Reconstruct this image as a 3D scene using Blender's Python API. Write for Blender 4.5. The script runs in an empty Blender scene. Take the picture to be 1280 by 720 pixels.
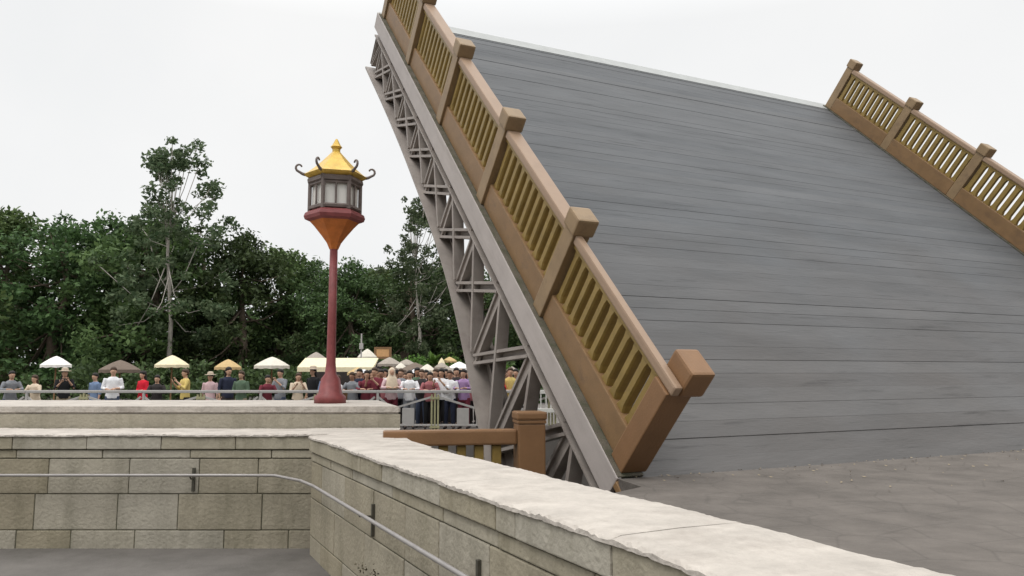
import bpy, bmesh, math, random
import numpy as np
from mathutils import Vector, Matrix
random.seed(7); rng = np.random.default_rng(7)
PI = math.pi
sc = bpy.context.scene
C = sc.collection

# ------------------------------------------------------------------ camera
F = 961.5; HY = 465.0
PITCH = math.atan((HY-360)/F)
cam_d = bpy.data.cameras.new('camera'); cam = bpy.data.objects.new('camera', cam_d); C.objects.link(cam)
cam_d.sensor_width = 36; cam_d.lens = F/1280*36; cam_d.clip_end = 3000; cam_d.clip_start = .05
cam.rotation_euler = (PI/2+PITCH, 0, 0)
sc.camera = cam

def at(x, y, Y):
    """world point seen at photo pixel x,y at forward distance Y (used to measure the place)"""
    a = (x-640)/F; b = (360-y)/F
    d = Vector((a, math.cos(PITCH)-b*math.sin(PITCH), math.sin(PITCH)+b*math.cos(PITCH)))
    return d*(Y/d.y)

# ------------------------------------------------------------------ materials
def new_mat(name):
    m = bpy.data.materials.new(name); m.use_nodes = True
    nt = m.node_tree; b = nt.nodes['Principled BSDF']
    return m, nt, b
def mat(name, col, rough=.7, var=.25, scale=6., bump=.15, bscale=None, col2=None, spec=.3, metal=0., stretch=(1,1,1), dirt=None, dscale=1.5, damt=.5, dlo=.52, dhi=.7, dstretch=(1,1,1)):
    m, nt, b = new_mat(name); N = nt.nodes; L = nt.links
    tc = N.new('ShaderNodeTexCoord'); mp = N.new('ShaderNodeMapping'); mp.inputs['Scale'].default_value = stretch
    L.new(tc.outputs['Object'], mp.inputs['Vector'])
    no = N.new('ShaderNodeTexNoise'); no.inputs['Scale'].default_value = scale; no.inputs['Detail'].default_value = 8; no.inputs['Roughness'].default_value = .65
    L.new(mp.outputs[0], no.inputs['Vector'])
    cr = N.new('ShaderNodeValToRGB'); e = cr.color_ramp.elements
    c1 = tuple(max(0, c*(1-var)) for c in col); c2 = col2 or tuple(min(1, c*(1+var)) for c in col)
    e[0].position = .3; e[1].position = .7; e[0].color = (*c1, 1); e[1].color = (*c2, 1)
    L.new(no.outputs['Fac'], cr.inputs['Fac']); out = cr.outputs['Color']
    if dirt:
        mp2 = N.new('ShaderNodeMapping'); mp2.inputs['Scale'].default_value = dstretch; L.new(tc.outputs['Object'], mp2.inputs['Vector'])
        n2 = N.new('ShaderNodeTexNoise'); n2.inputs['Scale'].default_value = dscale; n2.inputs['Detail'].default_value = 10; n2.inputs['Roughness'].default_value = .7
        L.new(mp2.outputs[0], n2.inputs['Vector'])
        r2 = N.new('ShaderNodeMapRange'); r2.inputs[1].default_value = dlo; r2.inputs[2].default_value = dhi; r2.inputs[4].default_value = damt
        L.new(n2.outputs['Fac'], r2.inputs[0])
        mx = N.new('ShaderNodeMix'); mx.data_type = 'RGBA'; L.new(r2.outputs[0], mx.inputs[0]); L.new(out, mx.inputs[6]); mx.inputs[7].default_value = (*dirt, 1)
        out = mx.outputs[2]
    L.new(out, b.inputs['Base Color'])
    b.inputs['Roughness'].default_value = rough; b.inputs['Specular IOR Level'].default_value = spec; b.inputs['Metallic'].default_value = metal
    if bump:
        n3 = N.new('ShaderNodeTexNoise'); n3.inputs['Scale'].default_value = bscale or scale*4; n3.inputs['Detail'].default_value = 6
        L.new(mp.outputs[0], n3.inputs['Vector'])
        bp = N.new('ShaderNodeBump'); bp.inputs['Strength'].default_value = bump; bp.inputs['Distance'].default_value = .02
        L.new(n3.outputs['Fac'], bp.inputs['Height']); L.new(bp.outputs[0], b.inputs['Normal'])
    return m
def leaf_mat(name, c1, c2, trans=.25):
    m, nt, b = new_mat(name); N = nt.nodes; L = nt.links
    g = N.new('ShaderNodeNewGeometry'); cr = N.new('ShaderNodeValToRGB'); e = cr.color_ramp.elements
    e[0].color = (*c1, 1); e[1].color = (*c2, 1)
    L.new(g.outputs['Random Per Island'], cr.inputs['Fac'])
    oi = N.new('ShaderNodeObjectInfo'); hv = N.new('ShaderNodeHueSaturation'); m1 = N.new('ShaderNodeMapRange'); m1.inputs[3].default_value = .75; m1.inputs[4].default_value = 1.45; L.new(oi.outputs['Random'], m1.inputs[0]); L.new(m1.outputs[0], hv.inputs['Value'])
    m2 = N.new('ShaderNodeMapRange'); m2.inputs[3].default_value = .475; m2.inputs[4].default_value = .515; L.new(oi.outputs['Random'], m2.inputs[0]); L.new(m2.outputs[0], hv.inputs['Hue']); L.new(cr.outputs[0], hv.inputs['Color'])
    class _o: outputs = [hv.outputs[0]]
    cr = _o
    L.new(cr.outputs[0], b.inputs['Base Color']); b.inputs['Roughness'].default_value = .6; b.inputs['Specular IOR Level'].default_value = .2
    t = N.new('ShaderNodeBsdfTranslucent'); L.new(cr.outputs[0], t.inputs['Color'])
    mx = N.new('ShaderNodeMixShader'); mx.inputs[0].default_value = trans
    L.new(b.outputs[0], mx.inputs[1]); L.new(t.outputs[0], mx.inputs[2])
    L.new(mx.outputs[0], N['Material Output'].inputs['Surface'])
    return m

M = {}
M['fascia'] = mat('painted_fascia', (.40,.36,.34), .6, .08, 3, .08, 40, dirt=(.22,.19,.17), dscale=2.5, damt=.35, dstretch=(.4,1,3))
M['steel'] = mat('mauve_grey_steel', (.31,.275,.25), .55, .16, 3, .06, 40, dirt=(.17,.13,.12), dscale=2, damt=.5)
M['steel_shaded'] = mat('inner_steel_shaded', (.19,.165,.155), .6, .15, 4, .05, dirt=(.13,.1,.09), dscale=2, damt=.5)  # darker copy of the outer steel, under-deck shade put into its colour
M['deck'] = mat('weathered_deck', (.108,.112,.117), .75, .17, .9, .25, 14, stretch=(2.2,.45,1), dirt=(.045,.047,.05), dscale=1.0, damt=.8, dlo=.57, dhi=.72, dstretch=(10,.7,1))
_m = M['deck']; _n = _m.node_tree.nodes; _l = _m.node_tree.links; _b = _n['Principled BSDF']; _src = _b.inputs['Base Color'].links[0].from_socket
_t = _n.new('ShaderNodeTexCoord'); _sx = _n.new('ShaderNodeSeparateXYZ'); _l.new(_t.outputs['Object'], _sx.inputs[0])
_no = _n.new('ShaderNodeTexNoise'); _no.inputs['Scale'].default_value = .6; _no.inputs['Detail'].default_value = 7; _l.new(_t.outputs['Object'], _no.inputs['Vector'])
_ma = _n.new('ShaderNodeMath'); _ma.operation = 'MULTIPLY_ADD'; _ma.inputs[1].default_value = 6; _l.new(_no.outputs['Fac'], _ma.inputs[0]); _l.new(_sx.outputs[0], _ma.inputs[2])
_mr = _n.new('ShaderNodeMapRange'); _mr.inputs[1].default_value = 3.2; _mr.inputs[2].default_value = 8.; _mr.inputs[3].default_value = .5; _mr.inputs[4].default_value = 0.; _l.new(_ma.outputs[0], _mr.inputs[0])
_mx = _n.new('ShaderNodeMix'); _mx.data_type = 'RGBA'; _mx.blend_type = 'MULTIPLY'; _l.new(_mr.outputs[0], _mx.inputs[0]); _l.new(_src, _mx.inputs[6]); _mx.inputs[7].default_value = (1.0,.83,.70,1); _l.new(_mx.outputs[2], _b.inputs['Base Color'])
M['plank_gap'] = mat('plank_gap', (.05,.05,.05), .9, .1)
M['tip'] = mat('pale_metal_edge', (.36,.37,.36), .5, .1, 3, .05)
M['rail_brown'] = mat('rail_brown', (.215,.128,.060), .5, .14, 3, .12, 60, spec=.35, dirt=(.12,.075,.045), dscale=5, damt=.6, dstretch=(.6,1,1))
M['rail_top'] = mat('rail_top_brown', (.32,.22,.15), .5, .10, 3, .10, 50, spec=.35, dirt=(.2,.135,.095), dscale=3, damt=.4)
M['post'] = mat('post_brown', (.26,.178,.098), .5, .14, 3, .12, 60, spec=.35, dirt=(.15,.10,.06), dscale=5, damt=.6)
M['newel'] = mat('newel_brown', (.225,.122,.058), .5, .12, 3, .12, 50, spec=.35, dirt=(.2,.1,.05), dscale=2.5, damt=.4)
M['gold'] = mat('ochre_baluster', (.25,.17,.048), .45, .18, 4, .1, 50, spec=.35, dirt=(.14,.09,.03), dscale=5, damt=.35)
M['gold_dull'] = mat('ochre_infill', (.20,.13,.045), .6, .18, 4, .1, 50)
M['moss'] = mat('mossy_ledge', (.13,.115,.09), .95, .3, 14, .6, 60, dirt=(.05,.058,.03), dscale=7, damt=.7, dlo=.45, dhi=.6)
M['cap'] = mat('cap_plaster', (.46,.42,.375), .9, .17, 4.5, .8, 22, dirt=(.27,.235,.205), dscale=2.2, damt=.6, dlo=.5, dhi=.70)
M['stone'] = mat('pale_stone', (.395,.36,.285), .9, .12, 2.2, .5, 30, dirt=(.20,.18,.125), dscale=2.2, damt=.7, dlo=.47, dhi=.74, dstretch=(2.2,2.2,.35))
M['stone2'] = mat('greenish_stone', (.36,.325,.255), .9, .14, 2.2, .5, 30, dirt=(.19,.175,.125), dscale=2.2, damt=.65, dlo=.47, dhi=.75, dstretch=(2.0,2.0,.4))
M['mortar'] = mat('dark_mortar', (.10,.095,.065), .95, .4, 20, .3)
M['pipe'] = mat('galvanised_pipe', (.34,.32,.31), .45, .12, 8, .05, spec=.5, metal=.3)
M['bracket'] = mat('dark_bracket', (.07,.065,.05), .7, .3, 20)
M['path'] = mat('path_paving', (.13,.12,.11), .9, .2, 2, .3, 40, dirt=(.08,.075,.065), dscale=1.1, damt=.6)
M['plaza'] = mat('plaza_paving', (.15,.135,.125), .9, .15, 1, .2)
M['floor'] = mat('approach_floor', (.125,.110,.097), .85, .25, 2.5, .5, 30, dirt=(.095,.083,.072), dscale=1.6, damt=.6, dstretch=(.6,1.6,1))
M['quay'] = mat('quay_stone', (.2,.185,.16), .9, .25, 1.5, .4)
M['pit_shade'] = mat('pit_shade_dark', (.09,.085,.08), .95, .3, 2, .3)  # dark tone of the pit's shade, for the block under the hinge
M['fence'] = mat('grey_fence_paint', (.42,.40,.385), .5, .08, 5, .04)
M['fence_gold'] = mat('olive_gold_post', (.36,.34,.2), .5, .15, 5, .04)
M['bark'] = mat('bark', (.13,.10,.075), .95, .3, 8, .5)
M['bark_pale'] = mat('pale_bark', (.38,.35,.31), .9, .2, 6, .4)
M['leaf_dark'] = leaf_mat('dark_foliage', (.032,.055,.022), (.08,.13,.045))
M['leaf_mid'] = leaf_mat('mid_foliage', (.045,.08,.028), (.115,.175,.06))
M['leaf_airy'] = leaf_mat('airy_foliage', (.05,.085,.04), (.13,.17,.09), .35)
M['leaf_bright'] = leaf_mat('bright_foliage', (.05,.13,.02), (.13,.26,.06), .35)
M['gold_roof'] = mat('gilded_roof', (.62,.40,.07), .4, .2, 9, .1, spec=.5, metal=.2)
M['lamp_frame'] = mat('lantern_frame', (.16,.13,.12), .5, .2, 9, .1)
M['lamp_red'] = mat('lantern_red', (.22,.06,.06), .45, .2, 9, .1)
M['lamp_orange'] = mat('lantern_orange', (.50,.15,.03), .45, .2, 9, .1)
M['lamp_glass'] = mat('frosted_glass', (.72,.70,.66), .3, .05, 3, 0)
M['weed'] = leaf_mat('dry_weed', (.03,.025,.015), (.07,.06,.03), .1)
def fabric(name, c): 
    m = mat(name, c, .85, .12, 10, .1, 60, spec=.15); return m
for nm, c in dict(cream=(.72,.64,.44), white=(.78,.76,.72), offwhite=(.62,.58,.50), tan=(.50,.36,.18), orange=(.56,.33,.16), thatch=(.16,.125,.10), thatch2=(.33,.29,.25),
    wood=(.22,.13,.07), cl_white=(.80,.80,.82), cl_pink=(.62,.44,.46), cl_cream=(.66,.55,.42), cl_maroon=(.17,.035,.05), cl_red=(.60,.02,.04), cl_purple=(.36,.23,.42), cl_navy=(.03,.035,.06),
    cl_black=(.02,.02,.022), cl_grey=(.22,.23,.25), cl_blue=(.16,.22,.34), cl_dark=(.045,.04,.04), cl_green=(.10,.15,.10), cl_rose=(.35,.13,.14), cl_yellow=(.60,.46,.16), denim=(.07,.09,.14), khaki=(.28,.23,.16), beige=(.50,.42,.33)).items():
    M[nm] = fabric(nm+'_cloth', c)
M['skin'] = mat('skin_light', (.52,.32,.22), .55, .05, 5, 0); M['skin_tan'] = mat('skin_tan', (.36,.20,.13), .55, .05, 5, 0)
M['hair'] = mat('hair_black', (.015,.012,.01), .6, .2, 20, 0); M['hair_brown'] = mat('hair_brown', (.06,.035,.02), .6, .2, 20, 0)
M['eye'] = mat('eye_dark', (.02,.015,.012), .3, 0, 5, 0)
# water
for _k in ('stone','stone2','deck'):
    _m = M[_k]; _n = _m.node_tree.nodes; _l = _m.node_tree.links; _b = _n['Principled BSDF']; _src = _b.inputs['Base Color'].links[0].from_socket
    _g = _n.new('ShaderNodeNewGeometry'); _r = _n.new('ShaderNodeMapRange'); _r.inputs[3].default_value = .86 if _k != 'deck' else .93; _r.inputs[4].default_value = 1.10 if _k != 'deck' else 1.07; _l.new(_g.outputs['Random Per Island'], _r.inputs[0])
    _h = _n.new('ShaderNodeHueSaturation'); _l.new(_src, _h.inputs['Color']); _l.new(_r.outputs[0], _h.inputs['Value']); _r2 = _n.new('ShaderNodeMapRange'); _r2.inputs[3].default_value = 1.25; _r2.inputs[4].default_value = .75; _l.new(_g.outputs['Random Per Island'], _r2.inputs[0]); _l.new(_r2.outputs[0], _h.inputs['Saturation']); _l.new(_h.outputs[0], _b.inputs['Base Color'])
_m = M['floor']; _n = _m.node_tree.nodes; _l = _m.node_tree.links; _b = _n['Principled BSDF']; _src = _b.inputs['Base Color'].links[0].from_socket
_t = _n.new('ShaderNodeTexCoord'); _v = _n.new('ShaderNodeTexVoronoi'); _v.feature = 'DISTANCE_TO_EDGE'; _v.inputs['Scale'].default_value = 2.6; _l.new(_t.outputs['Object'], _v.inputs['Vector'])
_r = _n.new('ShaderNodeMapRange'); _r.inputs[1].default_value = .0; _r.inputs[2].default_value = .035; _r.inputs[3].default_value = .28; _r.inputs[4].default_value = 0; _l.new(_v.outputs['Distance'], _r.inputs[0])
_x = _n.new('ShaderNodeMix'); _x.data_type = 'RGBA'; _l.new(_r.outputs[0], _x.inputs[0]); _l.new(_src, _x.inputs[6]); _x.inputs[7].default_value = (.05,.045,.04,1); _l.new(_x.outputs[2], _b.inputs['Base Color'])
wm, nt, b = new_mat('river_water'); b.inputs['Base Color'].default_value = (.035,.045,.03,1); b.inputs['Roughness'].default_value = .12
no = nt.nodes.new('ShaderNodeTexNoise'); no.inputs['Scale'].default_value = 1.5; no.inputs['Detail'].default_value = 4
bp = nt.nodes.new('ShaderNodeBump'); bp.inputs['Strength'].default_value = .5; bp.inputs['Distance'].default_value = .05
nt.links.new(no.outputs['Fac'], bp.inputs['Height']); nt.links.new(bp.outputs[0], b.inputs['Normal']); M['water'] = wm

# ------------------------------------------------------------------ object helpers
def tag(o, label=None, cat=None, group=None, kind=None):
    if label: o['label'] = label
    if cat: o['category'] = cat
    if group: o['group'] = group
    if kind: o['kind'] = kind
    return o
def empty(name, loc=(0,0,0), rz=0, label=None, cat=None, group=None):
    o = bpy.data.objects.new(name, None); C.objects.link(o); o.location = loc; o.rotation_euler = (0,0,rz); o.empty_display_size = .2
    return tag(o, label, cat, group)
def link(name, me, m=None, parent=None, smooth=False):
    if m is not None:
        for k in (m if isinstance(m, (list, tuple)) else [m]): me.materials.append(k)
    if smooth: me.polygons.foreach_set('use_smooth', [True]*len(me.polygons))
    o = bpy.data.objects.new(name, me); C.objects.link(o)
    if parent: o.parent = parent
    return o
class MB:
    def __init__(s): s.v = []; s.f = []; s.mi = []; s.cur = 0
    def add(s, V, Fs):
        n = len(s.v); s.v += [tuple(p) for p in V]; s.f += [tuple(n+i for i in f) for f in Fs]; s.mi += [s.cur]*len(Fs); return s
    def box(s, x0, x1, y0, y1, z0, z1, ch=0.):
        """box with chamfered edges"""
        if ch <= 0:
            V = [(x,y,z) for x in (x0,x1) for y in (y0,y1) for z in (z0,z1)]
            return s.add(V, [(0,1,3,2),(4,6,7,5),(0,4,5,1),(2,3,7,6),(0,2,6,4),(1,5,7,3)])
        bm = bmesh.new(); bmesh.ops.create_cube(bm, size=1)
        for v in bm.verts: v.co = Vector(((x0+x1)/2+v.co.x*(x1-x0), (y0+y1)/2+v.co.y*(y1-y0), (z0+z1)/2+v.co.z*(z1-z0)))
        ch = min(ch, .45*min(abs(x1-x0), abs(y1-y0), abs(z1-z0)))
        bmesh.ops.bevel(bm, geom=bm.edges[:], offset=ch, segments=2, affect='EDGES', profile=.6)
        return s.addbm(bm)
    def addbm(s, bm, mtx=None):
        if mtx: bm.transform(mtx)
        bm.verts.index_update(); s.add([v.co[:] for v in bm.verts], [[v.index for v in f.verts] for f in bm.faces]); bm.free(); return s
    def tube(s, pts, r, n=10, cap=True):
        pts = [Vector(p) for p in pts]; R = r if isinstance(r, (list, tuple)) else [r]*len(pts)
        V = []; up = None
        for i, p in enumerate(pts):
            t = (pts[min(i+1,len(pts)-1)]-pts[max(i-1,0)]).normalized()
            if up is None: up = t.orthogonal().normalized()
            up = (up - t*up.dot(t)); up = up.normalized() if up.length > 1e-6 else t.orthogonal().normalized()
            sd = t.cross(up)
            ra, rb = (R[i] if isinstance(R[i], tuple) else (R[i], R[i]))
            for k in range(n):
                a = 2*PI*k/n; V.append(p+up*math.cos(a)*ra+sd*math.sin(a)*rb)
        Fs = [(i*n+k, i*n+(k+1)%n, (i+1)*n+(k+1)%n, (i+1)*n+k) for i in range(len(pts)-1) for k in range(n)]
        if cap: Fs += [tuple(reversed(range(n))), tuple(range((len(pts)-1)*n, len(pts)*n))]
        return s.add(V, Fs)
    def loft(s, rings, n=16):
        """rings: (x, y, z, rx, ry) horizontal ellipses"""
        V = []
        for (x,y,z,rx,ry) in rings:
            for k in range(n):
                a = 2*PI*k/n; V.append((x+rx*math.cos(a), y+ry*math.sin(a), z))
        m = len(rings)
        Fs = [(i*n+k, i*n+(k+1)%n, (i+1)*n+(k+1)%n, (i+1)*n+k) for i in range(m-1) for k in range(n)]
        Fs += [tuple(reversed(range(n))), tuple(range((m-1)*n, m*n))]
        return s.add(V, Fs)
    def lathe(s, prof, n=12, c=(0,0), rot=0, sq=None):
        V = []; m = len(prof)
        for (r, z) in prof:
            for k in range(n):
                a = 2*PI*k/n+rot; V.append((c[0]+r*math.cos(a), c[1]+r*math.sin(a), z))
        Fs = [(i*n+k, i*n+(k+1)%n, (i+1)*n+(k+1)%n, (i+1)*n+k) for i in range(m-1) for k in range(n)]
        Fs += [tuple(reversed(range(n))), tuple(range((m-1)*n, m*n))]
        return s.add(V, Fs)
    def prism(s, poly, z0, z1):
        n = len(poly); V = [(x,y,z0) for x,y in poly]+[(x,y,z1) for x,y in poly]
        return s.add(V, [tuple(reversed(range(n))), tuple(range(n,2*n))]+[(i,(i+1)%n,n+(i+1)%n,n+i) for i in range(n)])
    def bar(s, p, q, wd, y0, y1, th=None):
        """rectangular bar between xz points p,q, in-plane width wd, y range"""
        (x0,z0),(x1,z1) = p,q; dx,dz = x1-x0, z1-z0; l = math.hypot(dx,dz); nx,nz = -dz/l*wd/2, dx/l*wd/2
        V = []
        for y in (y0,y1): V += [(x0+nx,y,z0+nz),(x0-nx,y,z0-nz),(x1-nx,y,z1-nz),(x1+nx,y,z1+nz)]
        return s.add(V, [(0,1,2,3),(7,6,5,4),(0,4,5,1),(1,5,6,2),(2,6,7,3),(3,7,4,0)])
    def ibar(s, p, q, wd, y0, y1, ft=.016, web=.012, rec=.5):
        """I member: two flanges seen edge-on, recessed web"""
        (x0,z0),(x1,z1) = p,q; dx,dz = x1-x0, z1-z0; l = math.hypot(dx,dz); nx,nz = -dz/l, dx/l
        o = wd/2-ft/2
        for sg in (-1,1): s.bar((x0+nx*o*sg,z0+nz*o*sg),(x1+nx*o*sg,z1+nz*o*sg), ft, y0, y1)
        ym = y1+(y0-y1)*rec
        s.bar(p, q, wd-2*ft-.001, ym-web/2, ym+web/2); return s
    def mesh(s, name):
        me = bpy.data.meshes.new(name); me.from_pydata(s.v, [], s.f); me.update()
        if any(s.mi): me.polygons.foreach_set('material_index', s.mi)
        bm = bmesh.new(); bm.from_mesh(me); bmesh.ops.recalc_face_normals(bm, faces=bm.faces[:]); bm.to_mesh(me); bm.free()
        return me
    def build(s, name, m=None, parent=None, smooth=False): return link(name, s.mesh(name), m, parent, smooth)
def copy_tree(o, parent=None):
    c = o.copy(); C.objects.link(c)
    if parent: c.parent = parent
    for ch in list(o.children): copy_tree(ch, c)
    return c

# ================================================================== DRAWBRIDGE
A = Vector((.9226218, 6.65490035, -.85647377)); TH = .76757941
V = Vector((.90111456, .43358107, 0)); W = Vector((-.43358107, .90111456, 0)); Z = Vector((0,0,1))
U = W*math.cos(TH)+Z*math.sin(TH); Nn = -W*math.sin(TH)+Z*math.cos(TH)
def vwz(v, w, z): return A+V*v+W*w+Z*(z-A.z)          # z absolute
bridge = empty('drawbridge', label='raised drawbridge leaf with grey plank deck, brown railings and mauve steel trusses', cat='drawbridge')
bridge.rotation_mode = 'QUATERNION'
bridge.matrix_world = Matrix(((U.x,-V.x,Nn.x,A.x),(U.y,-V.y,Nn.y,A.y),(U.z,-V.z,Nn.z,A.z),(0,0,0,1)))
WID = 11.5; TIP = 10.85
# local: x along the leaf, y outward (towards the viewer), z normal to the deck
# deck planks
mb = MB(); x = -.05
r_ = random.Random(3)
while x < TIP-.33:
    w_ = .20+r_.random()*.03; x2 = min(x+w_, TIP-.305)
    dz = r_.uniform(-.003,.003)
    ys = [-.02, -WID+.02]
    for a_, b_ in zip(ys[:-1], ys[1:]):
        d2 = dz + r_.uniform(-.003,.003)
        mb.box(x, x2-(.0004 if r_.random() < .9 else r_.uniform(.001,.0025)), b_+.003, a_, -.09, -.03+d2, .005)
    x = x2
deck = mb.build('plank_deck', M['deck'], bridge)
MB().box(-.05, TIP-.31, -WID+.02, -.02, -.22, -.092).build('deck_slab', M['plank_gap'], bridge)
MB().box(TIP-.30, TIP+.03, -WID, .0, -.24, -.018, .004).build('tip_edge', M['tip'], bridge)
MB().box(-.36, -.06, .012, .075, -.085, -.02, .008).build('hinge_bracket', M['rail_brown'], bridge)
def edge(side):
    """fascia, ledge, railing of one long side; side=1 the near one, built at y=0; side=-1 mirrored to the far edge"""
    Y = (lambda y: y) if side == 1 else (lambda y: -WID-y)
    def bx(mb, x0,x1,y0,y1,z0,z1,ch): a,b = sorted((Y(y0),Y(y1))); return mb.box(x0,x1,a,b,z0,z1,ch)
    mb = MB(); bx(mb, -.04, TIP-.02, .0, .05, -.30, -.012, .012); mb.build('fascia_beam', M['fascia'], bridge)
    mb = MB(); bx(mb, -.03, TIP-.1, -.22, .04, -.028, -.002, .006); mb.build('mossy_ledge', M['moss'], bridge)
    ps = [0., 2.05, 4.21, 6.33, 8.43, 10.50]
    for i, s0 in enumerate(ps):
        m_ = M['newel'] if i == 0 else M['post']
        mb = MB(); bx(mb, s0, s0+.21, -.26 if i == 0 else -.19, 0., 0., .945 if i == 0 else 1.03, .012); post = mb.build('railing_post', m_, bridge)
        mb = MB(); (bx(mb, s0-.04, s0+.26, -.33, -.10, .946, 1.20, .025) if i == 0 else bx(mb, s0-.02, s0+.235, -.215, .022, 1.031, 1.225, .025)); cap = mb.build('post_cap', M['newel'] if i == 0 else M['post'], post)
    for a_, b_ in zip(ps[:-1], ps[1:]):
        x0, x1 = a_+.211, b_-.001
        mb = MB(); bx(mb, x0, x1, -.19, -.035, .0, .31, .012); bot = mb.build('bottom_rail', M['rail_brown'], bridge)
        mb = MB(); bx(mb, x0 if a_ > 0 else -.03, x1, -.19 if a_ > 0 else -.098, -.02, .951, 1.045, .02); top = mb.build('top_rail', M['rail_top'], bridge)
        mb = MB(); bx(mb, x0, x1, -.16, -.05, .90, .95, .008); mb.build('rail_moulding', M['gold'], top)
        n = 11; st = (x1-x0)/(n)
        for k in range(n):
            c = x0+st*(k+.5); mb = MB()
            # baluster: tapered foot and head around a slimmer shaft
            prof = [(.311,.066),(.34,.058),(.38,.045),(.83,.045),(.87,.055),(.899,.064)]
            Vv = []; 
            for h, hw in prof: Vv += [(c-hw,Y(-.085),h),(c-hw+.014,Y(-.068),h),(c+hw-.014,Y(-.068),h),(c+hw,Y(-.085),h),(c+hw,Y(-.155),h),(c-hw,Y(-.155),h)]
            m6 = len(prof)
            Fs = [(i*6+k2, i*6+(k2+1)%6, (i+1)*6+(k2+1)%6, (i+1)*6+k2) for i in range(m6-1) for k2 in range(6)]+[tuple(range(6)), tuple(range((m6-1)*6, m6*6))]
            mb.add(Vv, Fs); mb.build('baluster', M['gold'], bot)
        mb = MB(); 
edge(1); edge(-1)
# trusses
def interp(t, s):
    for (a,b),(c,d) in zip(t[:-1], t[1:]):
        if s <= c: return b+(d-b)*(s-a)/(c-a)
    return t[-1][1]
HIN = [(-.9,-2.75),(0,-2.2),(1,-1.76),(1.9,-1.45),(2.7,-1.30),(3.5,-1.12),(4.4,-1.0),(5.5,-.95),(6.8,-.91),(8,-.89),(9.5,-.90),(TIP,-.94)]
HOUT = [(-.9,-3.5),(0,-2.82),(1,-2.3),(2.3,-1.83),(3.2,-1.53),(4.3,-1.25),(5.75,-1.1),(7.5,-1.03),(9,-1.03),(TIP,-1.08)]
def smooth(t, s):
    if t is HIN: return max(smooth0(HIN, s)-.19, smooth0(HOUT, s)+.05)
    return smooth0(t, s)
def smooth0(t, s):
    return sum(interp(t, max(t[0][0], min(TIP, s+d)))*k for d, k in ((-.5,.2),(-.25,.2),(0,.2),(.25,.2),(.5,.2)))
NODES = [.85,1.95,3.06,4.16,5.2,6.26,7.28,8.3,9.32,10.3]
def strip(mb, ss, f0, f1, y0, y1):
    Vv = []
    for s in ss: Vv += [(s,y0,f0(s)),(s,y0,f1(s)),(s,y1,f1(s)),(s,y1,f0(s))]
    n = len(ss); Fs = [(i*4+k, i*4+(k+1)%4, (i+1)*4+(k+1)%4, (i+1)*4+k) for i in range(n-1) for k in range(4)]+[(0,1,2,3), tuple(range(4*n-4,4*n))]
    mb.add(Vv, Fs)
SS = [-.9+i*(TIP-.05+.9)/48 for i in range(49)]
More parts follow.
